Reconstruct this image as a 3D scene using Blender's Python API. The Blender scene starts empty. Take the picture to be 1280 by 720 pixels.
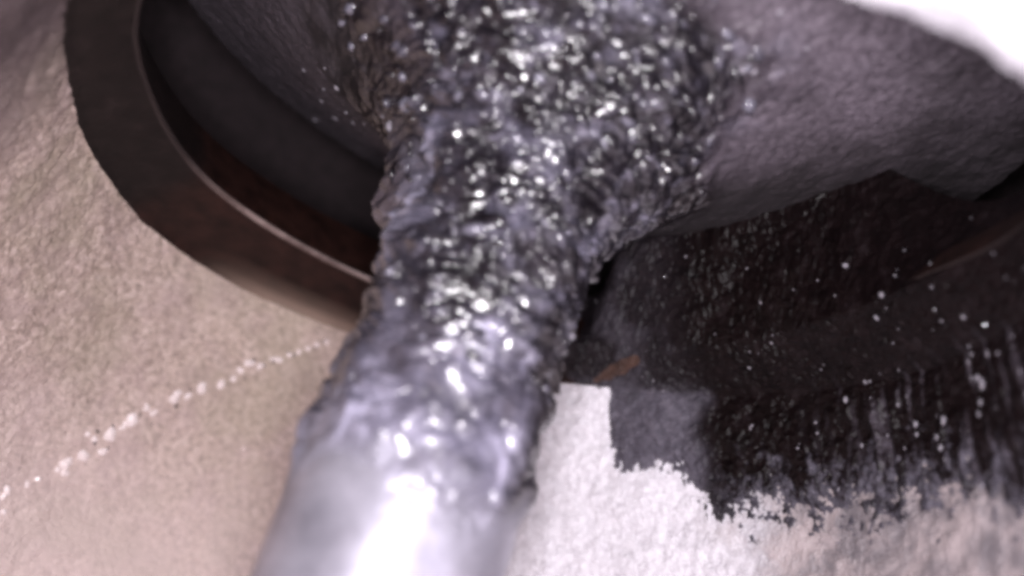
import bpy, math, random
import numpy as np
from mathutils import Vector, Matrix

random.seed(7)
rng = np.random.default_rng(7)
S = bpy.context.scene
COL = S.collection

# ------------------------------------------------------------------ camera
# 1 unit = 1 cm; the valve axis is the world Z axis, stem pointing up, z = 0 at the port mouth edge
cd = bpy.data.cameras.new('camera')
cam = bpy.data.objects.new('camera', cd)
COL.objects.link(cam)
CR = Vector((0.1556, -0.94488, -0.28807))
CU = Vector((0.37009, 0.32614, -0.86986))
CB = Vector((0.91587, 0.02874, 0.40044))
CAM = Vector((2.7419, 0.0, 1.3804))
cam.matrix_world = Matrix(((CR.x, CU.x, CB.x, CAM.x), (CR.y, CU.y, CB.y, CAM.y), (CR.z, CU.z, CB.z, CAM.z), (0, 0, 0, 1)))
cd.sensor_width = 36.0
cd.lens = 36.0 * 1345.35 / 1280
cd.clip_start = 0.02
cd.clip_end = 100
cd.dof.use_dof = True
cd.dof.focus_distance = 3.45
cd.dof.aperture_fstop = 0.44
S.camera = cam

# ------------------------------------------------------------------ world, lamps, exposure
w = bpy.data.worlds.new('World')
S.world = w
w.use_nodes = True
w.node_tree.nodes['Background'].inputs[0].default_value = (0.05, 0.045, 0.055, 1)
w.node_tree.nodes['Background'].inputs[1].default_value = 0.3
S.view_settings.view_transform = 'Standard'
S.view_settings.look = 'None'
S.view_settings.gamma = 1
S.view_settings.exposure = 0.0
S.cycles.filter_width = 3.8
S.cycles.use_denoising = True
S.cycles.denoiser = 'OPENIMAGEDENOISE'
S.cycles.denoising_prefilter = 'FAST'
S.cycles.max_bounces = 6
S.cycles.sample_clamp_indirect = 3.0

LED_POWER = 30.0
LED_RING = ((0, 0.9), (60, 1.1), (120, 1.25), (180, 1.2), (240, 0.95), (300, 0.8))
for deg, k in LED_RING:      # the ring of small lamps round the tip of the inspection camera
    ld = bpy.data.lights.new('inspection_lamp', 'AREA')
    ld.shape = 'DISK'
    ld.size = 0.19
    ld.energy = LED_POWER * k
    ld.color = (1.0, 0.945, 0.99)
    lo = bpy.data.objects.new('inspection_lamp', ld)
    a = math.radians(deg)
    p = CAM + CB * 0.03 + CR * (0.24 * math.cos(a)) + CU * (0.24 * math.sin(a))
    lo.matrix_world = Matrix(((CR.x, CU.x, CB.x, p.x), (CR.y, CU.y, CB.y, p.y), (CR.z, CU.z, CB.z, p.z), (0, 0, 0, 1)))
    COL.objects.link(lo)

# ------------------------------------------------------------------ helpers
PERM = np.concatenate([np.random.RandomState(3).permutation(256)] * 3)
GRAD = np.random.RandomState(4).normal(size=(256, 3))
GRAD /= np.linalg.norm(GRAD, axis=1)[:, None]
RND = np.random.RandomState(5).rand(256, 4)


def hsh(i, j, k):
    return PERM[(PERM[(PERM[i & 255] + j) & 255] + k) & 255]


def perlin(p):
    p = np.asarray(p, float)
    i = np.floor(p).astype(int)
    f = p - i
    u = f * f * f * (f * (f * 6 - 15) + 10)
    out = np.zeros(len(p))
    for dx in (0, 1):
        for dy in (0, 1):
            for dz in (0, 1):
                g = GRAD[hsh(i[:, 0] + dx, i[:, 1] + dy, i[:, 2] + dz)]
                d = f - (dx, dy, dz)
                ww = (u[:, 0] if dx else 1 - u[:, 0]) * (u[:, 1] if dy else 1 - u[:, 1]) * (u[:, 2] if dz else 1 - u[:, 2])
                out += ww * (g * d).sum(1)
    return out * 1.5


def fbm(p, n=4, gain=0.5):
    p = np.asarray(p, float)
    s, a = np.zeros(len(p)), 1.0
    for o in range(n):
        s += a * perlin(p * 2 ** o + 17.3 * o)
        a *= gain
    return s


def bumps(p):
    """round grains: height 0..1 of the highest dome of random size over p"""
    p = np.asarray(p, float)
    i = np.floor(p).astype(int)
    f = p - i
    best = np.zeros(len(p))
    for dx in (-1, 0, 1):
        for dy in (-1, 0, 1):
            for dz in (-1, 0, 1):
                r = RND[hsh(i[:, 0] + dx, i[:, 1] + dy, i[:, 2] + dz)]
                d = r[:, :3] + (dx, dy, dz) - f
                rad = 0.45 + 0.5 * r[:, 3]
                best = np.maximum(best, np.sqrt(np.maximum(0, rad * rad - (d * d).sum(1))))
    return best


def facets(p, flat=0.45):
    """lumpy crust: domes cut flat at random tilts, so that each lump shows a glinting face"""
    p = np.asarray(p, float)
    i = np.floor(p).astype(int)
    f = p - i
    best = np.zeros(len(p))
    for dx in (-1, 0, 1):
        for dy in (-1, 0, 1):
            for dz in (-1, 0, 1):
                hh = hsh(i[:, 0] + dx, i[:, 1] + dy, i[:, 2] + dz)
                r = RND[hh]
                d = f - (r[:, :3] + (dx, dy, dz))
                rad = 0.5 + 0.5 * r[:, 3]
                dome = np.sqrt(np.maximum(0, rad * rad - (d * d).sum(1)))
                cut = flat * (0.6 + 0.8 * r[:, 0]) + 0.5 * (d * GRAD[hh]).sum(1)
                best = np.maximum(best, np.minimum(dome, np.maximum(cut, 0)))
    return best


def sstep(a, b, x):
    t = np.clip((np.asarray(x, float) - a) / (b - a), 0, 1)
    return t * t * (3 - 2 * t)


def grid_mesh(name, V, closed_u=False, mat=None, parent=None, attrs=None, smooth=True):
    """V: (nu, nv, 3) grid of points -> one mesh object"""
    nu, nv = V.shape[:2]
    idx = np.arange(nu * nv).reshape(nu, nv)
    if closed_u:
        idx = np.concatenate([idx, idx[:1]], 0)
    q = np.stack([idx[:-1, :-1], idx[1:, :-1], idx[1:, 1:], idx[:-1, 1:]], -1).reshape(-1, 4)
    return quads(name, V.reshape(-1, 3), q, mat, parent, attrs, smooth)


def quads(name, v, q, mat=None, parent=None, attrs=None, smooth=True):
    me = bpy.data.meshes.new(name)
    me.vertices.add(len(v))
    me.vertices.foreach_set('co', np.ascontiguousarray(v, dtype=np.float32).ravel())
    n = q.shape[1]
    me.loops.add(q.size)
    me.loops.foreach_set('vertex_index', np.ascontiguousarray(q, dtype=np.int32).ravel())
    me.polygons.add(len(q))
    me.polygons.foreach_set('loop_start', np.arange(0, q.size, n, dtype=np.int32))
    me.polygons.foreach_set('use_smooth', np.full(len(q), smooth))
    me.update(calc_edges=True)
    me.validate()
    for k, a in (attrs or {}).items():
        at = me.attributes.new(k, 'FLOAT', 'POINT')
        at.data.foreach_set('value', np.ascontiguousarray(a, dtype=np.float32).ravel())
    if mat:
        me.materials.append(mat)
    o = bpy.data.objects.new(name, me)
    COL.objects.link(o)
    if parent:
        o.parent = parent
    return o


def empty(name, label, cat, loc=(0, 0, 0)):
    o = bpy.data.objects.new(name, None)
    o.empty_display_size = 0.2
    o.location = loc
    o['label'] = label
    o['category'] = cat
    COL.objects.link(o)
    return o


class Mat:
    def __init__(self, name):
        self.m = bpy.data.materials.new(name)
        self.m.use_nodes = True
        self.t = self.m.node_tree
        self.b = self.t.nodes['Principled BSDF']
        self.tc = self.t.nodes.new('ShaderNodeTexCoord')

    def n(self, kind, **kw):
        x = self.t.nodes.new(kind)
        for k, v in kw.items():
            setattr(x, k, v)
        return x

    def link(self, a, b):
        self.t.links.new(a, b)

    def noise(self, scale, detail=4, rough=0.6, vec=None, dist=0.0):
        x = self.n('ShaderNodeTexNoise')
        x.inputs['Scale'].default_value = scale
        x.inputs['Detail'].default_value = detail
        x.inputs['Roughness'].default_value = rough
        x.inputs['Distortion'].default_value = dist
        self.link(vec or self.tc.outputs['Object'], x.inputs['Vector'])
        return x.outputs['Fac']

    def ramp(self, fac, stops):
        r = self.n('ShaderNodeValToRGB')
        e = r.color_ramp.elements
        while len(e) < len(stops):
            e.new(0.5)
        for el, (p, c) in zip(e, stops):
            el.position = p
            el.color = c if len(c) == 4 else (*c, 1)
        self.link(fac, r.inputs[0])
        return r.outputs[0]

    def mix(self, fac, a, b, mode='MIX'):
        x = self.n('ShaderNodeMix', data_type='RGBA', blend_type=mode)
        for sock, v in ((x.inputs[0], fac), (x.inputs[6], a), (x.inputs[7], b)):
            if isinstance(v, bpy.types.NodeSocket):
                self.link(v, sock)
            elif isinstance(v, tuple):
                sock.default_value = v if len(v) == 4 else (*v, 1)
            else:
                sock.default_value = v
        return x.outputs[2]

    def math(self, op, a, b=0.0, clamp=False):
        x = self.n('ShaderNodeMath', operation=op, use_clamp=clamp)
        for sock, v in ((x.inputs[0], a), (x.inputs[1], b)):
            if isinstance(v, bpy.types.NodeSocket):
                self.link(v, sock)
            else:
                sock.default_value = v
        return x.outputs[0]

    def rng(self, v, a, b, c, d):
        x = self.n('ShaderNodeMapRange', interpolation_type='SMOOTHSTEP')
        self.link(v, x.inputs[0])
        for i, k in enumerate((a, b, c, d)):
            x.inputs[i + 1].default_value = k
        return x.outputs[0]

    def attr(self, name):
        x = self.n('ShaderNodeAttribute')
        x.attribute_name = name
        return x.outputs['Fac']

    def set(self, **kw):
        for k, v in kw.items():
            s = self.b.inputs[k.replace('_', ' ')]
            if isinstance(v, bpy.types.NodeSocket):
                self.link(v, s)
            else:
                s.default_value = (*v, 1) if isinstance(v, tuple) and len(v) == 3 else v
        return self

    def bump(self, h, strength, dist):
        x = self.n('ShaderNodeBump')
        x.inputs['Strength'].default_value = strength
        x.inputs['Distance'].default_value = dist
        self.link(h, x.inputs['Height'])
        self.link(x.outputs[0], self.b.inputs['Normal'])


# ------------------------------------------------------------------ materials
def m_wall():
    k = Mat('cast_port_wall')
    sep = k.n('ShaderNodeSeparateXYZ')
    k.link(k.tc.outputs['Object'], sep.inputs[0])
    a = k.noise(7, 5, 0.65)
    b = k.noise(42, 4, 0.75)
    c = k.noise(2.2, 3, 0.5)
    tan = k.ramp(b, [(0.3, (0.20, 0.148, 0.125)), (0.5, (0.46, 0.355, 0.305)), (0.7, (0.70, 0.57, 0.53))])
    tan = k.mix(k.rng(a, 0.4, 0.7, 0, 0.55), tan, (0.42, 0.31, 0.30))
    tan = k.mix(k.rng(c, 0.45, 0.65, 0, 0.4), tan, (0.31, 0.265, 0.19))
    bare = k.ramp(b, [(0.3, (0.55, 0.52, 0.57)), (0.6, (0.87, 0.845, 0.9))])
    m = k.rng(sep.outputs['Y'], -0.30, -0.02, 1, 0)
    tan = k.mix(k.rng(sep.outputs['Z'], 0.35, 1.3, 0, 0.6), tan, (0.74, 0.61, 0.59))  # light falloff painted in: tan wall gets paler with height
    grime = k.mix(k.rng(a, 0.35, 0.65, 0, 1), (0.13, 0.11, 0.12), (0.42, 0.35, 0.35))
    stain = k.math('ADD', sep.outputs['X'], k.math('MULTIPLY', a, 0.5))
    bare = k.mix(k.math('MULTIPLY', k.rng(stain, -0.6, -0.2, 0, 0.92), k.rng(sep.outputs['X'], 0.75, 1.1, 1, 0)), bare, grime)
    col = k.mix(m, tan, bare)
    dark_end = k.math('MULTIPLY', k.rng(sep.outputs['X'], -0.45, 0.45, 0, 0.95), k.rng(sep.outputs['Y'], 0.2, 0.6, 0, 1))
    col = k.mix(dark_end, col, (0.055, 0.037, 0.043))  # dark purple-brown towards the runner on the left wall
    k.set(Base_Color=col, Roughness=k.rng(m, 0, 1, 0.55, 0.38), Specular_IOR_Level=0.55)
    fine = k.noise(60, 3, 0.7)
    k.bump(k.math('ADD', k.math('MULTIPLY', a, 0.6), fine), 0.65, 0.022)
    return k.m


def m_bore():
    k = Mat('machined_seat_bore')
    a = k.noise(14, 4, 0.6)
    ruddy = k.attr('ruddy')
    dry = k.ramp(a, [(0.3, (0.004, 0.0025, 0.0025)), (0.6, (0.009, 0.0055, 0.0055)), (0.85, (0.022, 0.014, 0.014))])
    wet = k.ramp(a, [(0.3, (0.007, 0.0025, 0.002)), (0.7, (0.024, 0.009, 0.007))])  # redder brown of the masked arc
    lip = k.attr('lip')
    k.set(Base_Color=k.mix(lip, k.mix(ruddy, dry, wet), (0.26, 0.19, 0.155)), Roughness=0.55, Specular_IOR_Level=0.2)
    k.bump(k.noise(40, 3), 0.15, 0.01)
    return k.m


def m_edge():
    k = Mat('worn_seat_edge')
    a = k.noise(9, 3)
    bright = k.ramp(a, [(0.35, (0.09, 0.06, 0.055)), (0.7, (0.24, 0.18, 0.17))])
    k.set(Base_Color=k.mix(k.attr('worn'), (0.018, 0.012, 0.012), bright), Roughness=0.5, Specular_IOR_Level=0.3)
    return k.m


def m_crust():
    k = Mat('wet_carbon_crust')
    wet = k.attr('wet')
    ash = k.attr('ash')
    black = k.attr('black')
    a = k.noise(13, 5, 0.7)
    b = k.noise(50, 4, 0.7)
    c = k.noise(5, 3, 0.6)
    dark = k.ramp(a, [(0.42, (0.006, 0.0045, 0.0065)), (0.57, (0.019, 0.016, 0.022)), (0.70, (0.17, 0.16, 0.205))])
    dry = k.ramp(b, [(0.3, (0.042, 0.032, 0.043)), (0.7, (0.18, 0.148, 0.18))])
    mot = k.math('ADD', k.math('MULTIPLY', c, 0.6), k.math('MULTIPLY', a, 0.4))
    pale = k.ramp(mot, [(0.38, (0.045, 0.042, 0.06)), (0.5, (0.13, 0.123, 0.168)), (0.62, (0.33, 0.315, 0.41))])
    col = k.mix(wet, dry, dark)
    col = k.mix(ash, col, pale)
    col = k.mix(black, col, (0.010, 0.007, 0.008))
    bare = k.attr('bare')
    col = k.mix(bare, col, k.ramp(k.noise(6, 4, 0.6), [(0.3, (0.24, 0.235, 0.28)), (0.7, (0.46, 0.45, 0.52))]))
    k.set(Base_Color=col, Roughness=k.math('ADD', k.rng(wet, 0, 1, 0.62, 0.26), k.math('MULTIPLY', bare, -0.28)), Specular_IOR_Level=0.6,
          Metallic=k.math('MULTIPLY', bare, 0.6),
          Coat_Weight=k.math('MULTIPLY', wet, 0.9), Coat_Roughness=0.13)
    k.bump(k.math('MULTIPLY', k.math('SUBTRACT', 1.0, k.math('MULTIPLY', bare, 0.93)), k.math('ADD', k.math('MULTIPLY', k.noise(17, 1.5, 0.5), k.rng(ash, 0.2, 0.8, 1.0, 0.4)), k.math('ADD', k.math('MULTIPLY', b, k.rng(wet, 0.2, 0.7, 0.5, 0.0)), k.math('MULTIPLY', k.noise(34, 2, 0.6), k.rng(ash, 0.2, 0.8, 0.0, 0.35))))), 0.45, 0.03)
    return k.m


def m_stem():
    k = Mat('smoked_steel_stem')
    a = k.noise(6, 4, 0.6)
    k.set(Base_Color=k.ramp(a, [(0.3, (0.24, 0.235, 0.28)), (0.7, (0.46, 0.45, 0.52))]), Roughness=0.36, Metallic=0.55, Specular_IOR_Level=0.6)
    k.bump(k.noise(12, 3), 0.12, 0.02)
    return k.m


def m_soot(name, dark, mid, rough):
    k = Mat(name)
    a = k.noise(20, 5, 0.7)
    k.set(Base_Color=k.ramp(a, [(0.35, dark), (0.7, mid)]), Roughness=rough, Specular_IOR_Level=0.5)
    k.bump(k.noise(45, 4, 0.7), 0.5, 0.015)
    return k.m


def m_plain(name, col, rough, spec=0.5, metal=0.0, coat=0.0):
    k = Mat(name)
    a = k.noise(30, 3)
    k.set(Base_Color=k.mix(k.rng(a, 0.3, 0.7, 0, 1), tuple(c * 0.7 for c in col), col), Roughness=rough, Specular_IOR_Level=spec, Metallic=metal, Coat_Weight=coat, Coat_Roughness=0.08)
    return k.m


WALL, BORE, EDGE, CRUST, STEM = m_wall(), m_bore(), m_edge(), m_crust(), m_stem()

# ------------------------------------------------------------------ port (setting)
# mouth edge and seat line, both slightly off-centre like the casting: radius against angle
EDGE_PTS = [(-62, 1.46), (-46, 1.51), (-33, 1.49), (-19.5, 1.37), (20, 1.27), (60, 1.24), (92, 1.295), (104, 1.372), (115, 1.443), (128, 1.545), (136, 1.575), (147, 1.552), (162, 1.45), (180, 1.31), (204, 1.165), (217, 1.13), (240, 1.16), (285, 1.36)]
LINE_PTS = [(-62, 1.36), (-46, 1.47), (-33, 1.46), (-19.5, 1.33), (20, 1.12), (60, 1.1), (102, 1.17), (126, 1.25), (141, 1.222), (158, 1.175), (180, 1.11), (207, 1.06), (232, 1.0), (260, 1.03), (282, 1.14)]


def periodic(pts):
    a = np.array([p[0] for p in pts], float)
    r = np.array([p[1] for p in pts], float)
    o = np.argsort(a % 360)
    a, r = (a % 360)[o], r[o]
    A = np.concatenate([a - 360, a, a + 360])
    R = np.concatenate([r, r, r])
    g = np.arange(-20, 380, 0.5)
    y = np.interp(g, A, R)
    kx = np.exp(-0.5 * (np.arange(-24, 25) / 9.0) ** 2)
    y = np.convolve(np.pad(y, 24, mode='edge'), kx / kx.sum(), 'valid')
    return lambda deg: np.interp(np.asarray(deg) % 360, g, y)


r_edge, r_line = periodic(EDGE_PTS), periodic(LINE_PTS)
WALL_T = np.array([0.0, 0.1, 0.22, 0.36, 0.5, 0.64, 0.78, 0.9, 1.0])
FAR_R = np.array([0.0, 0.05, 0.12, 0.20, 0.24, 0.18, -0.1, -0.55, -1.17])      # added to the edge radius
FAR_Z = np.array([0.0, 0.18, 0.45, 0.85, 1.3, 1.75, 2.2, 2.5, 2.6])


def wall_point(deg, t):
    """inner face of the port: deg = angle about the valve axis, t = 0 at the mouth edge .. 1 at the roof by the stem"""
    deg, t = np.broadcast_arrays(np.asarray(deg, float), np.asarray(t, float))
    e = r_edge(deg)
    dr = np.interp(t, WALL_T, FAR_R)
    z = np.interp(t, WALL_T, FAR_Z)
    c, s = np.cos(np.radians(deg)), np.sin(np.radians(deg))
    reach = np.where(c > 0, np.minimum(1.55 / np.maximum(np.abs(s), 1e-3), 5.5), 1.5)
    reach = np.where(c > 0, np.maximum(reach, 1.5), reach)
    ext = np.maximum(reach - 1.55, 0)
    # towards the camera the port runs out into the runner: a floor first, then side wall and roof
    run = np.interp(t, [0, 0.10, 0.30, 0.40, 0.66, 0.80, 1.0], [0, 0.06, 0.97, 1.0, 0.97, 0.6, 0.0])
    zr = np.interp(t, [0, 0.10, 0.30, 0.40, 0.66, 0.80, 1.0], [0, 0.10, 0.22, 0.5, 2.0, 2.5, 2.6])
    k = sstep(0.05, 0.7, ext)
    r = e + dr * (1 - 0.6 * k) + ext * run
    r = np.where(t > 0.78, np.maximum(r, 0.14), r)
    zz = z * (1 - k) + zr * k
    return np.stack([r * c, r * s, zz], -1)


def smooth_grid(V, n, wrap):
    for _ in range(n):
        A = V.copy()
        A[:, 1:-1] = (V[:, :-2] + V[:, 2:] + 2 * V[:, 1:-1]) / 4
        V = (np.roll(A, 1, 0) + np.roll(A, -1, 0) + 2 * A) / 4
        V[:, 0] = A[:, 0]
    return V


NU, NV = 720, 300
DEG = np.arange(NU) * 360.0 / NU
TT = np.linspace(0, 1, NV) ** 1.15
WV = smooth_grid(wall_point(DEG[:, None], TT[None, :]), 6, True)
WN = np.cross(np.roll(WV, -1, 0) - np.roll(WV, 1, 0), np.gradient(WV, axis=1))
WN /= np.maximum(np.linalg.norm(WN, axis=2, keepdims=True), 1e-9)
_flip = np.sign((WN[NU // 2, 60] * (Vector((-1, 0, 0)))).sum())
WN *= -_flip          # towards the inside of the port
f = WV.reshape(-1, 3)
rel = 0.012 * fbm(f * 5, 4) + 0.006 * fbm(f * 22, 3)
rel = rel.reshape(NU, NV)
rel[:, :3] += (0.004 * fbm(f * 26, 2)).reshape(NU, NV)[:, :3]
WV = WV + WN * rel[..., None]
port = grid_mesh('port_wall', WV, True, WALL)
port['label'] = 'tan and bare grey cast metal wall of the port around the valve'
port['kind'] = 'structure'


def wall_at(deg, t):
    """point and inward normal on the finished wall"""
    i = (np.asarray(deg, float) % 360) / 360 * NU
    j = np.interp(t, TT, np.arange(NV))
    i0 = np.floor(i).astype(int)
    j0 = np.minimum(np.floor(j).astype(int), NV - 2)
    fi, fj = (i - i0)[..., None], (j - j0)[..., None]

    def g(A):
        a, b = i0 % NU, (i0 + 1) % NU
        return (A[a, j0] * (1 - fi) + A[b, j0] * fi) * (1 - fj) + (A[a, j0 + 1] * (1 - fi) + A[b, j0 + 1] * fi) * fj
    n = g(WN)
    return g(WV), n / np.linalg.norm(n, axis=-1, keepdims=True)


# ------------------------------------------------------------------ valve seat
seat = empty('valve_seat', 'dark brown machined seat ring with a thin bright edge behind the stem', 'valve seat', (0, 0, -0.3))


def ring(name, prof, mat, parent, nu=480, noise=0.0, attrs=None, rows=None):
    """prof: list of functions deg -> (r, z)"""
    d = np.arange(nu) * 360.0 / nu
    V = np.stack([np.stack([p(d)[0] * np.cos(np.radians(d)), p(d)[0] * np.sin(np.radians(d)), np.broadcast_to(p(d)[1], d.shape)], -1) for p in prof], 1)
    if noise:
        V += noise * fbm(V.reshape(-1, 3) * 9, 3).reshape(nu, -1)[..., None] * (1, 1, 0)
    V = V - np.array(parent.location)
    at = {k: np.stack([fn(d) * (rows[j] if rows and k == 'lip' else 1.0) for j in range(len(prof))], 1).ravel() for k, fn in (attrs or {}).items()}
    return grid_mesh(name, V, True, mat, parent, at)


def band(a, z):
    return lambda d: (r_edge(d) * (1 - a) + r_line(d) * a, z)


ruddy_arc = lambda d: sstep(121, 127, d)  # redder brown over this arc of the bore
ring('seat_bore', [lambda d: (r_edge(d) + 0.03, 0.012), band(0, -0.004), band(0.06, -0.02), band(0.2, -0.036), band(0.45, -0.066), band(0.7, -0.098), band(0.96, -0.131)], BORE, seat, noise=0.006, attrs={'ruddy': ruddy_arc, 'lip': lambda d: sstep(136, 152, d) * (1 - sstep(168, 180, d))}, rows=(1, 0.9, 0.75, 0.3, 0, 0, 0))
ring('seat_edge', [band(0.96, -0.131), lambda d: (r_line(d) + 0.003, -0.133), lambda d: (r_line(d) - 0.004, -0.137), lambda d: (r_line(d) - 0.006, -0.146)], EDGE, seat,
     attrs={'worn': lambda d: sstep(116, 136, d) * (1 - sstep(163, 175, d))})
ring('seat_face', [lambda d: (r_line(d) - 0.006, -0.146), lambda d: (r_line(d) + 0.03, -0.22), lambda d: (r_line(d) + 0.14, -0.36)], BORE, seat, attrs={'ruddy': lambda d: 0.2 + 0.8 * ruddy_arc(d)})
# ------------------------------------------------------------------ combustion chamber below the seat
d_ = np.arange(240) * 1.5
chm = np.stack([np.stack([rr * np.cos(np.radians(d_)), rr * np.sin(np.radians(d_)), np.full(240, zz)], -1) if not callable(rr) else
                np.stack([rr(d_) * np.cos(np.radians(d_)), rr(d_) * np.sin(np.radians(d_)), np.full(240, zz)], -1)
                for rr, zz in ((lambda d: r_line(d) + 0.14, -0.36), (1.75, -0.42), (2.4, -0.5), (2.6, -0.9), (2.6, -1.5), (1.5, -1.6), (0.01, -1.6))], 1)
SOOTY = m_soot('black_chamber_soot', (0.010, 0.006, 0.007), (0.03, 0.018, 0.022), 0.9)
ch = grid_mesh('chamber_wall', chm, True, SOOTY)
ch['kind'] = 'structure'
ch['label'] = 'black sooty chamber seen through the gap under the valve seat'

# ------------------------------------------------------------------ valve
valve = empty('engine_valve', 'grey steel valve stem flaring into a head caked with glistening black carbon', 'valve', (0, 0, -0.82))
HEAD = [(0.30, 2.6), (0.30, 0.95), (0.29, 0.75), (0.268, 0.55), (0.256, 0.35), (0.254, 0.12), (0.274, 0.0), (0.31, -0.09), (0.365, -0.17), (0.44, -0.24), (0.55, -0.32), (0.7, -0.41), (0.9, -0.51), (1.1, -0.60), (1.3, -0.68), (1.46, -0.73), (1.48, -0.745), (1.48, -0.79), (1.4, -0.83), (0.6, -0.83), (0.01, -0.83)]


def resample(prof, n, z_hi=None, z_lo=None):
    P = np.array(prof)
    s = np.r_[0, np.cumsum(np.linalg.norm(np.diff(P, axis=0), axis=1))]
    u = np.linspace(0, s[-1], 4000)
    Q = np.stack([np.interp(u, s, P[:, 0]), np.interp(u, s, P[:, 1])], 1)
    kx = np.ones(61) / 61
    for i in (0, 1):
        pad = np.pad(Q[:, i], 30, mode='edge')
        Q[:, i] = np.convolve(pad, kx, 'valid')
    if z_hi is not None:
        Q = Q[(Q[:, 1] <= z_hi) & (Q[:, 1] >= z_lo)]
    s = np.r_[0, np.cumsum(np.linalg.norm(np.diff(Q, axis=0), axis=1))]
    u = np.linspace(0, s[-1], n)
    return np.stack([np.interp(u, s, Q[:, 0]), np.interp(u, s, Q[:, 1])], 1)


def revolve(P, nu, a0=0, a1=360):
    d = np.radians(np.linspace(a0, a1, nu, endpoint=(a1 - a0) < 360))
    return np.stack([P[None, :, 0] * np.cos(d)[:, None], P[None, :, 0] * np.sin(d)[:, None], np.broadcast_to(P[None, :, 1], (nu, len(P)))], -1)


vo = np.array(valve.location)
STEEL = m_soot('sooty_head_steel', (0.03, 0.026, 0.03), (0.08, 0.07, 0.075), 0.6)
grid_mesh('stem', revolve(resample([(0.27, 2.62), (0.296, 2.6)] + [(0.296, z) for z in (2, 1.5, 1, 0.85)] + [(0.265, 0.6), (0.245, 0.4), (0.24, 0.2), (0.24, 0.05)], 160), 128) - vo, True, STEM, valve)
grid_mesh('head', revolve(resample([(r - 0.012, z) for r, z in HEAD if z < 0.2], 160), 192) - vo, True, STEEL, valve)

# the crust: dense surface with real relief, coarse and wet round the neck, fine and dry out on the head
NC, MC = 900, 760
CP = resample([(r, z) for r, z in HEAD], MC, 1.25, -0.74)
CV = revolve(CP, NC)
tp = np.gradient(CP, axis=0)
n2 = np.stack([-tp[:, 1], tp[:, 0]], 1)
n2 /= np.linalg.norm(n2, axis=1)[:, None]
cdeg = np.radians(np.arange(NC) * 360.0 / NC)
CN = np.stack([n2[None, :, 0] * np.cos(cdeg)[:, None], n2[None, :, 0] * np.sin(cdeg)[:, None], np.broadcast_to(n2[None, :, 1], (NC, MC))], -1)
F = CV.reshape(-1, 3)
z, rr = F[:, 2], np.hypot(F[:, 0], F[:, 1])
ph = np.degrees(np.arctan2(F[:, 1], F[:, 0]))
big = fbm(F * 3.1, 3)
neck = sstep(0.96, 0.70, z + 0.14 * big)
lumpy = neck * (1 - sstep(0.55, 1.0, rr + 0.12 * big + 0.25 * sstep(-25, -75, ph) * sstep(0.4, 0.6, rr) + 0.2 * sstep(15, 70, ph)))
warp = 0.035 * np.stack([fbm(F * 6, 2), fbm(F * 6 + 31, 2), fbm(F * 6 + 57, 2)], 1)
q = (F + warp) * np.array((1, 1, 2.3))
g1 = facets(q * 11)
g2 = facets(q * 21 + 40, 0.4)
rip = fbm((F + 2 * warp) * np.array((3.5, 3.5, 13)), 2)
soft = sstep(0.43, 0.60, z + 0.10 * big)
grain = 0.004 * fbm(F * 14, 4, 0.65)
h = lumpy * (1 - 0.85 * soft) * (0.040 * g1 + 0.018 * g2 + 0.020 * rip + 0.018 * fbm(F * 5, 2)) + neck * (1 - soft) * (1 - lumpy) * grain
h += neck * soft * (0.030 * facets((F + 2 * warp) * np.array((1, 1, 1.4)) * 10 + 11, 0.45) + 0.022 * np.maximum(fbm(F * 5.5 + 4, 2), -0.2))
# thicker rough carbon on the far left side of the neck
ledge = np.exp(-((ph - 118) / 44) ** 4) * np.exp(-((z - 0.0) / 0.20) ** 2) * sstep(-0.34, -0.12, z)
h += ledge * np.maximum(0, 0.01 + 0.04 * fbm(F * 6, 3) + 0.03 * facets(q * 6))
end = sstep(0.96, 0.72, z + 0.1 * big)
h = h * (0.03 + 0.97 * end) - 0.004 * (1 - end)
CV = CV + CN * h.reshape(NC, MC)[..., None]
wet = np.clip(lumpy * 1.1 + 0.3 * fbm(F * 5 + 9, 2) * neck, 0, 1) * (1 - 0.25 * soft) * (1 - 0.5 * ledge)
ash = np.clip(sstep(0.34, 0.60, z + 0.22 * fbm(F * 4 + 3, 3)) * 0.85 + (0.6 * sstep(0.1, 0.55, fbm(F * 4.5 + 21, 3)) + 0.12 * sstep(18, 50, ph) * sstep(-0.35, -0.1, z)) * lumpy, 0, 1) * (1 - 0.9 * ledge)
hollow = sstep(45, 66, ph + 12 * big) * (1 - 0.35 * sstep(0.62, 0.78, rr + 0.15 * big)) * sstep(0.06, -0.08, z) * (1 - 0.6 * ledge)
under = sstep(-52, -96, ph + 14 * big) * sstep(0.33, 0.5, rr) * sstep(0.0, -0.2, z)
shade_right = sstep(-40, -58, ph + 10 * big) * sstep(-130, -100, ph) * sstep(0.22, 0.45, z)  # shading of the stem's right side, painted into the black mask
shade_left = sstep(36, 62, ph + 12 * big) * sstep(128, 105, ph) * sstep(0.2, 0.38, z) * sstep(1.0, 0.72, z)  # shade along the stem's left side, painted in more weakly
black = np.clip(0.92 * hollow + 0.93 * shade_right + 0.6 * shade_left + 0.88 * under, 0, 1)
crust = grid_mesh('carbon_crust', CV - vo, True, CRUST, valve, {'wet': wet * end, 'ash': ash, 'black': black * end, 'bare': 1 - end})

# ------------------------------------------------------------------ loose pieces: seams, lumps, droplets
def pebble(seed, squash=(1, 1, 1), rough=0.22, sub=1):
    import bmesh
    bm = bmesh.new()
    bmesh.ops.create_icosphere(bm, subdivisions=sub, radius=1.0)
    rs = np.random.RandomState(seed)
    for v in bm.verts:
        v.co *= 1 + rough * (rs.rand() - 0.5) * 2
        v.co = Vector((v.co.x * squash[0], v.co.y * squash[1], v.co.z * squash[2]))
    me = bpy.data.meshes.new('pebble')
    bm.to_mesh(me)
    bm.free()
    return me


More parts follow.
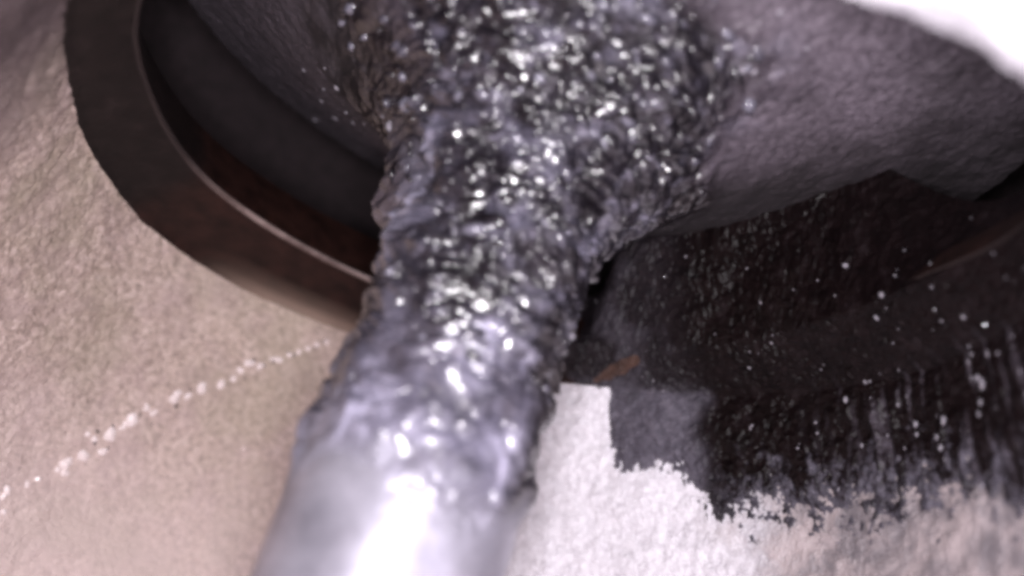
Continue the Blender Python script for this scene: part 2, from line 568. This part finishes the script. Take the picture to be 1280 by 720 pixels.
def place(name, me, p, nrm, size, parent, spin=0.0, stretch=1.0):
    o = bpy.data.objects.new(name, me)
    COL.objects.link(o)
    o.parent = parent
    n = Vector(nrm).normalized()
    qn = n.to_track_quat('Z', 'Y')
    m = Matrix.Translation(Vector(p)) @ qn.to_matrix().to_4x4() @ Matrix.Rotation(spin, 4, 'Z') @ Matrix.Diagonal((size * stretch, size, size, 1))
    o.matrix_local = m
    return o


BEADM = m_plain('bright_cast_bead', (0.97, 0.86, 0.85), 0.3, 1.0)
bead_me = []
for i in range(5):
    me = pebble(20 + i, (1, 0.8, 0.7), 0.25)
    me.materials.append(BEADM)
    bead_me.append(me)
SEAM = [[160.0, 0.0345, 6], [159.0, 0.0472, 5], [158.0, 0.0603, 7], [157.0, 0.0738, 5], [156.0, 0.0876, 6], [155.0, 0.1046, 8], [154.0, 0.1075, 5], [153.0, 0.1249, 7], [151.5, 0.1279, 10], [151.0, 0.1457, 6], [150.5, 0.1638, 6], [149.5, 0.176, 9], [149.5, 0.1821, 8], [147.5, 0.1976, 12], [146.5, 0.2164, 7], [145.0, 0.2195, 9], [145.0, 0.229, 13], [143.5, 0.2578, 6], [142.5, 0.2546, 7], [141.5, 0.274, 14], [141.5, 0.2805, 9], [141.0, 0.287, 6], [140.0, 0.3034, 15], [140.5, 0.3233, 6], [138.5, 0.3167, 7], [137.5, 0.3133, 5], [138.5, 0.3399, 13], [137.0, 0.3567, 14], [137.5, 0.3668, 9], [136.5, 0.3668, 6], [132.0, 0.4076, 10], [132.0, 0.4144, 8], [135.0, 0.3837, 6], [134.0, 0.3939, 6], [133.0, 0.4282, 6], [156.0, 0.2546, 3]]
SA = np.array(SEAM)
for u in np.linspace(0, 27, 85):
    a_ = SA[int(u)] + rng.normal(size=3) * (0.22, 0.003, 0.6)
    SEAM.append((a_[0], max(a_[1], 0.02), rng.uniform(2.5, 5.5)))
for i, (dg, t, px) in enumerate(SEAM):
    p, n = wall_at(np.array([dg]), np.array([t]))
    place('casting_bead', bead_me[i % 5], p[0], n[0], px * 0.0021, port, random.random() * 6, random.uniform(0.9, 1.3))

LUMPM = []
for nm, col_, ro in (('black_carbon_lump', (0.016, 0.013, 0.018), 0.2), ('grey_carbon_lump', (0.08, 0.074, 0.098), 0.22), ('pale_carbon_lump', (0.17, 0.162, 0.205), 0.18)):
    LUMPM.append(m_plain(nm, col_, ro, 0.8, coat=0.8))
lump_me = []
for i in range(9):
    me = pebble(60 + i, (1, 0.55, 0.30), 0.3)
    me.materials.append(LUMPM[(0, 0, 0, 0, 1, 1, 1, 2, 2)[i]])
    me.polygons.foreach_set('use_smooth', [True] * len(me.polygons))
    lump_me.append(me)
CF = CV.reshape(-1, 3)
face = ((np.array(CAM) - CF) * CN.reshape(-1, 3)).sum(1) > 0.15
cand = np.flatnonzero((lumpy * (1 - soft) > 0.35) & face & (z > -0.62) & (np.abs(ph) < 88))
pw = (rr[cand] ** 1.0) * (0.4 + sstep(55, -10, np.abs(ph[cand])))
for k, c in enumerate(rng.choice(cand, 270, replace=False, p=pw / pw.sum())):
    nn = Vector(CN.reshape(-1, 3)[c] + 0.3 * rng.normal(size=3)).normalized()
    tg = Vector((-F[c, 1], F[c, 0], 0.15 * rng.normal())).normalized()
    tg = (tg - nn * tg.dot(nn)).normalized()
    bt = nn.cross(tg)
    sz = float(rng.uniform(0.016, 0.040))
    o = place('carbon_lump', lump_me[k % 9], CF[c] - vo - CN.reshape(-1, 3)[c] * 0.004, nn, sz, crust)
    o.matrix_local = Matrix(((tg.x * sz, bt.x * sz, nn.x * sz, o.location.x), (tg.y * sz, bt.y * sz, nn.y * sz, o.location.y), (tg.z * sz, bt.z * sz, nn.z * sz, o.location.z), (0, 0, 0, 1)))

PITM = m_plain('dark_casting_pit', (0.08, 0.055, 0.05), 0.8, 0.2)
pit_me = pebble(40, (1, 0.9, 0.35), 0.3)
pit_me.materials.append(PITM)
for u in np.linspace(0, 27, 24):
    a_ = SA[int(u)] + rng.normal(size=3) * (0.5, 0.007, 0.5)
    p, n = wall_at(np.array([a_[0]]), np.array([max(a_[1], 0.02)]))
    place('casting_pit', pit_me, p[0], n[0], float(rng.uniform(0.004, 0.008)), port, float(rng.uniform(0, 6)), 1.2)

# ------------------------------------------------------------------ black coat on the right-hand wall and seat
coat = empty('carbon_coat', 'thick wet black carbon coat over the seat and wall right of the stem', 'carbon deposit', (-0.3, -1.2, 0.0))
co = np.array(coat.location)
TB = np.array([(190, -0.16), (203, -0.01), (210.3, 0.0), (211.5, 0.09), (213, 0.125), (215, 0.15), (218.5, 0.143), (222.5, 0.132), (225.5, 0.14), (227.5, 0.152), (230.5, 0.182), (234.5, 0.204), (238, 0.2), (247.5, 0.187), (261, 0.19), (268.5, 0.197), (274.5, 0.185), (283, 0.222), (300, 0.24), (316, 0.2)])
NA, NB = 760, 360
ad = np.linspace(194, 314, NA)
sv = np.linspace(-0.30, 0.26, NB)           # below 0: down the seat; above 0: up the wall
AD, SV = np.meshgrid(ad, sv, indexing='ij')
Pw, Nw = wall_at(AD.ravel(), np.maximum(SV.ravel(), 0))
c_, s_ = np.cos(np.radians(AD.ravel())), np.sin(np.radians(AD.ravel()))
sd = np.minimum(SV.ravel(), 0)
fr = np.clip(-sd / 0.15, 0, 1)              # 0..1 edge to line, then on down the seat face
low = np.clip((-sd - 0.15) / 0.15, 0, 1)
re_, rl_ = r_edge(AD.ravel()), r_line(AD.ravel())
brg = sstep(201, 212, AD.ravel()) * sstep(288, 256, AD.ravel())      # here the carbon bridges the gap to the valve head
rb = re_ * (1 - fr) + rl_ * fr + (0.14 * (1 - brg) - (0.24 - 0.12 * sstep(246, 280, AD.ravel())) * brg) * low
zb = -0.137 * fr - (0.24 * (1 - brg) + (0.49 + 0.18 * sstep(236, 272, AD.ravel())) * brg) * low
Pb = np.stack([rb * c_, rb * s_, zb], 1)
Nb = np.stack([-c_ * 0.6, -s_ * 0.6, np.full_like(c_, 0.8)], 1)
Nb = Nb * (1 - low[:, None]) + np.stack([-c_, -s_, np.zeros_like(c_)], 1) * low[:, None]
onw = sstep(-0.03, 0.03, SV.ravel())[:, None]
P0 = np.where(SV.ravel()[:, None] > 0, Pw, Pb)
N0 = Nw * onw + Nb * (1 - onw)
N0 /= np.linalg.norm(N0, axis=1)[:, None]
jag = 0.012 * fbm(P0 * 14, 3) + 0.016 * fbm(P0 * np.array((40, 40, 32)), 3, 0.8)
wide = sstep(228, 240, AD.ravel())
jag = jag * (1 + 1.3 * wide) + wide * 0.03 * perlin(np.stack([AD.ravel() * 0.45, SV.ravel() * 4, 0 * c_], 1))
inside = (np.interp(AD.ravel(), TB[:, 0], TB[:, 1]) - SV.ravel()) + jag
side = np.minimum(AD.ravel() - 195, 313 - AD.ravel()) * 0.02
inside = np.minimum(inside, side)
thick = 0.004 + 0.016 * sstep(0, 0.05, inside)
runs = perlin(np.stack([AD.ravel() * 0.42, SV.ravel() * 5, 0 * c_ + 3], 1)) + 0.6 * perlin(np.stack([AD.ravel() * 1.1, SV.ravel() * 9, 0 * c_ + 8], 1))
runm = sstep(250, 266, AD.ravel())
rel = 0.003 * fbm(P0 * 16 + 5, 4, 0.7) + 0.003 * fbm(P0 * 40, 3, 0.7) + 0.010 * fbm(P0 * 4, 2) + 0.012 * runm * sstep(-0.02, 0.04, SV.ravel()) * np.maximum(runs, -0.3)
rel = rel * (1 + 0.5 * sstep(0.0, -0.05, SV.ravel()))
V = P0 + N0 * (thick + sstep(0, 0.02, inside) * rel)[:, None]
thin = sstep(-0.03, 0.03, SV.ravel() + 0.035 * fbm(P0 * 9 + 1, 3)) * (1 - sstep(225, 232, AD.ravel() + 60 * 0.05 * fbm(P0 * 5, 2)))
thin = np.maximum(thin, (1 - sstep(218, 234, AD.ravel())) * (0.10 + 0.30 * sstep(-0.06, -0.01, SV.ravel()) + 0.25 * sstep(0.1, 0.6, fbm(P0 * 4 + 6, 3))))
fade = (1 - sstep(0.0, 0.075, inside + 0.04 * fbm(P0 * np.array((22, 22, 9)), 3))) * sstep(0.02, 0.06, SV.ravel())
thin = np.maximum(thin, 0.9 * fade * wide)
st = perlin(np.stack([AD.ravel() * 0.75 + 0.8 * fbm(P0 * 3, 2), SV.ravel() * 7, 0 * c_ + 21], 1))
streak = sstep(0.12, 0.5, st + 0.5 * SV.ravel()) * sstep(244, 266, AD.ravel()) * sstep(-0.05, 0.04, SV.ravel())
idx = np.arange(NA * NB).reshape(NA, NB)
qd = np.stack([idx[:-1, :-1], idx[1:, :-1], idx[1:, 1:], idx[:-1, 1:]], -1).reshape(-1, 4)
qd = qd[(inside[qd] > 0).all(1)]
used = np.unique(qd)
remap = np.full(NA * NB, -1)
remap[used] = np.arange(len(used))


def m_coat():
    k = Mat('wet_black_coat')
    thin = k.attr('thin')
    a = k.noise(16, 5, 0.7)
    blk = k.ramp(a, [(0.3, (0.002, 0.0011, 0.0013)), (0.58, (0.006, 0.0032, 0.0036)), (0.78, (0.02, 0.0145, 0.0165))])
    gry = k.ramp(k.noise(28, 5, 0.8), [(0.3, (0.04, 0.035, 0.046)), (0.5, (0.085, 0.077, 0.098)), (0.7, (0.16, 0.145, 0.175))])
    streak = k.attr('streak')
    blk = k.mix(streak, blk, k.ramp(k.noise(30, 4, 0.8), [(0.4, (0.012, 0.008, 0.010)), (0.7, (0.085, 0.074, 0.09))]))
    k.set(Base_Color=k.mix(thin, blk, gry), Roughness=k.rng(thin, 0, 1, 0.3, 0.6), Specular_IOR_Level=0.16)
    k.bump(k.noise(55, 4, 0.75), 0.32, 0.015)
    return k.m


quads('coat_layer', V[used] - co, remap[qd], m_coat(), coat, {'thin': thin[used], 'streak': streak[used]})

# droplets and grains stuck to the coat, pale colour painting in their glints
DROPM = m_plain('pale_glint_droplet', (0.3, 0.28, 0.32), 0.14, 1.0, coat=1.0)
drop_me = []
for i in range(4):
    me = pebble(90 + i, (1, 0.85, 0.6), 0.22)
    me.materials.append(DROPM)
    drop_me.append(me)
VU = V[used]
NUu = N0[used]
DROPS = [[-0.829, -0.611, -0.155, 5], [-0.605, -0.788, -0.128, 4], [-0.106, -1.098, -0.285, 11], [-0.219, -1.072, -0.281, 9], [0.099, -1.155, -0.265, 8], [0.102, -1.059, -0.075, 9], [0.026, -1.113, -0.078, 7], [0.291, -1.224, -0.017, 9], [0.244, -1.275, 0.012, 5], [0.228, -1.29, 0.039, 7], [0.237, -1.314, 0.085, 8], [0.237, -1.32, 0.12, 10], [0.235, -1.327, 0.147, 8], [0.215, -1.342, 0.189, 7], [0.087, -1.318, 0.166, 8], [0.08, -1.325, 0.204, 8], [0.067, -1.328, 0.243, 7], [0.046, -1.332, 0.269, 8], [0.003, -1.337, 0.304, 8], [-0.036, -1.306, 0.15, 8], [-0.055, -1.313, 0.18, 8], [-0.085, -1.317, 0.213, 6], [-0.187, -1.203, 0.012, 9], [-0.253, -1.181, 0.051, 9], [-0.175, -1.223, 0.057, 6], [-0.592, -0.999, 0.129, 8], [-0.502, -0.932, -0.053, 6], [0.059, -1.156, -0.283, 5], [0.367, -1.355, 0.206, 8], [0.489, -1.167, -0.108, 6], [0.519, -1.254, -0.008, 6], [0.204, -1.382, 0.352, 7], [-0.002, -1.171, -0.04, 5], [-0.395, -0.998, -0.252, 5], [-0.308, -1.09, -0.008, 5], [-0.346, -0.937, -0.108, 4], [-0.442, -1.131, 0.187, 5], [-0.325, -1.226, 0.263, 5]]
for i, (x, y, zz, px) in enumerate(DROPS):
    k = ((VU - (x, y, zz)) ** 2).sum(1).argmin()
    o = place('oil_droplet', drop_me[i % 4], VU[k] - co + rng.normal(size=3) * 0.006, NUu[k], px * float(rng.uniform(0.0007, 0.0013)), coat, i * 1.3, 1.15)
    if x > -0.1 and zz > 0.05:      # runs: drawn out down the wall
        o.rotation_euler = Vector(NUu[k]).to_track_quat('Z', 'Y').to_euler()
        o.scale *= 0.8
        o.scale.y *= float(rng.uniform(1.3, 2.6))
LEFT_GRAINS = [[-1.056, 0.832, -0.693, 9], [-0.451, 0.717, -0.483, 6], [-0.269, 0.643, -0.396, 10], [-0.819, 0.721, -0.598, 10], [-0.53, 0.635, -0.473, 7], [-0.615, 0.614, -0.491, 6], [-0.479, 0.552, -0.423, 6], [0.028, 0.403, -0.136, 11], [0.062, 0.39, -0.135, 6], [-0.648, 0.753, -0.551, 7], [-0.189, 0.686, -0.403, 5], [-0.417, 0.797, -0.507, 6], [-0.011, 0.444, -0.187, 5], [0.549, 0.121, -0.27, 6], [0.573, -0.592, -0.467, 5], [0.662, -0.48, -0.468, 7], [0.51, -0.461, -0.379, 9], [0.506, -0.493, -0.39, 7]]
ADu, SVu, STu = AD.ravel()[used], SV.ravel()[used], streak[used]
pg = (0.12 + 3.0 * STu + 0.25 * sstep(-0.16, -0.12, SVu) * sstep(-0.02, -0.08, SVu) * sstep(225, 250, ADu)) * (inside[used] > 0.01) * (ADu < 296)
for i, k in enumerate(rng.choice(len(used), 75, replace=False, p=pg / pg.sum())):
    o = place('oil_droplet', drop_me[i % 4], VU[k] - co, NUu[k], float(rng.uniform(0.002, 0.006)), coat, 0.0, 1.0)
    o.scale.y *= float(rng.uniform(1.0, 2.5)) if STu[k] > 0.3 else 1.0
GRAINS = [[0.147, -0.335, 0.315, 10], [-0.402, -1.265, -0.687, 12], [-0.534, -1.032, -0.623, 8], [-0.541, -1.068, -0.64, 6], [-0.995, -0.886, -0.688, 8], [-0.711, -0.667, -0.541, 5], [-0.176, -1.035, -0.577, 6], [-0.223, -1.355, -0.702, 6]]
VC = CV.reshape(-1, 3)
GRAINS += LEFT_GRAINS
for i, (x, y, zz, px) in enumerate(GRAINS):
    k = ((VC - (x, y, zz)) ** 2).sum(1).argmin()
    place('carbon_lump', drop_me[i % 4], VC[k] - vo, CN.reshape(-1, 3)[k], px * 0.0013, crust, i * 1.7, 1.1)  # pale grains added as painted glints on the crust

# a small rust stain on the seat, showing through the coat beside the stem
uu = (AD.ravel() - 212.3) / 4.6
vv = (SV.ravel() + 0.075 + 0.0085 * (AD.ravel() - 212.3)) / 0.026
rmask = uu ** 2 + vv ** 2 < 1 + 0.7 * fbm(P0 * 16, 2)
rq = np.stack([idx[:-1, :-1], idx[1:, :-1], idx[1:, 1:], idx[:-1, 1:]], -1).reshape(-1, 4)
rq = rq[rmask[rq].all(1) & (inside[rq] > 0.002).all(1)]
ru = np.unique(rq)
rm = np.full(NA * NB, -1)
rm[ru] = np.arange(len(ru))
quads('rust_spot', (V + N0 * 0.004)[ru] - co, rm[rq], m_soot('brown_rust', (0.03, 0.013, 0.009), (0.075, 0.034, 0.023), 0.7), coat)
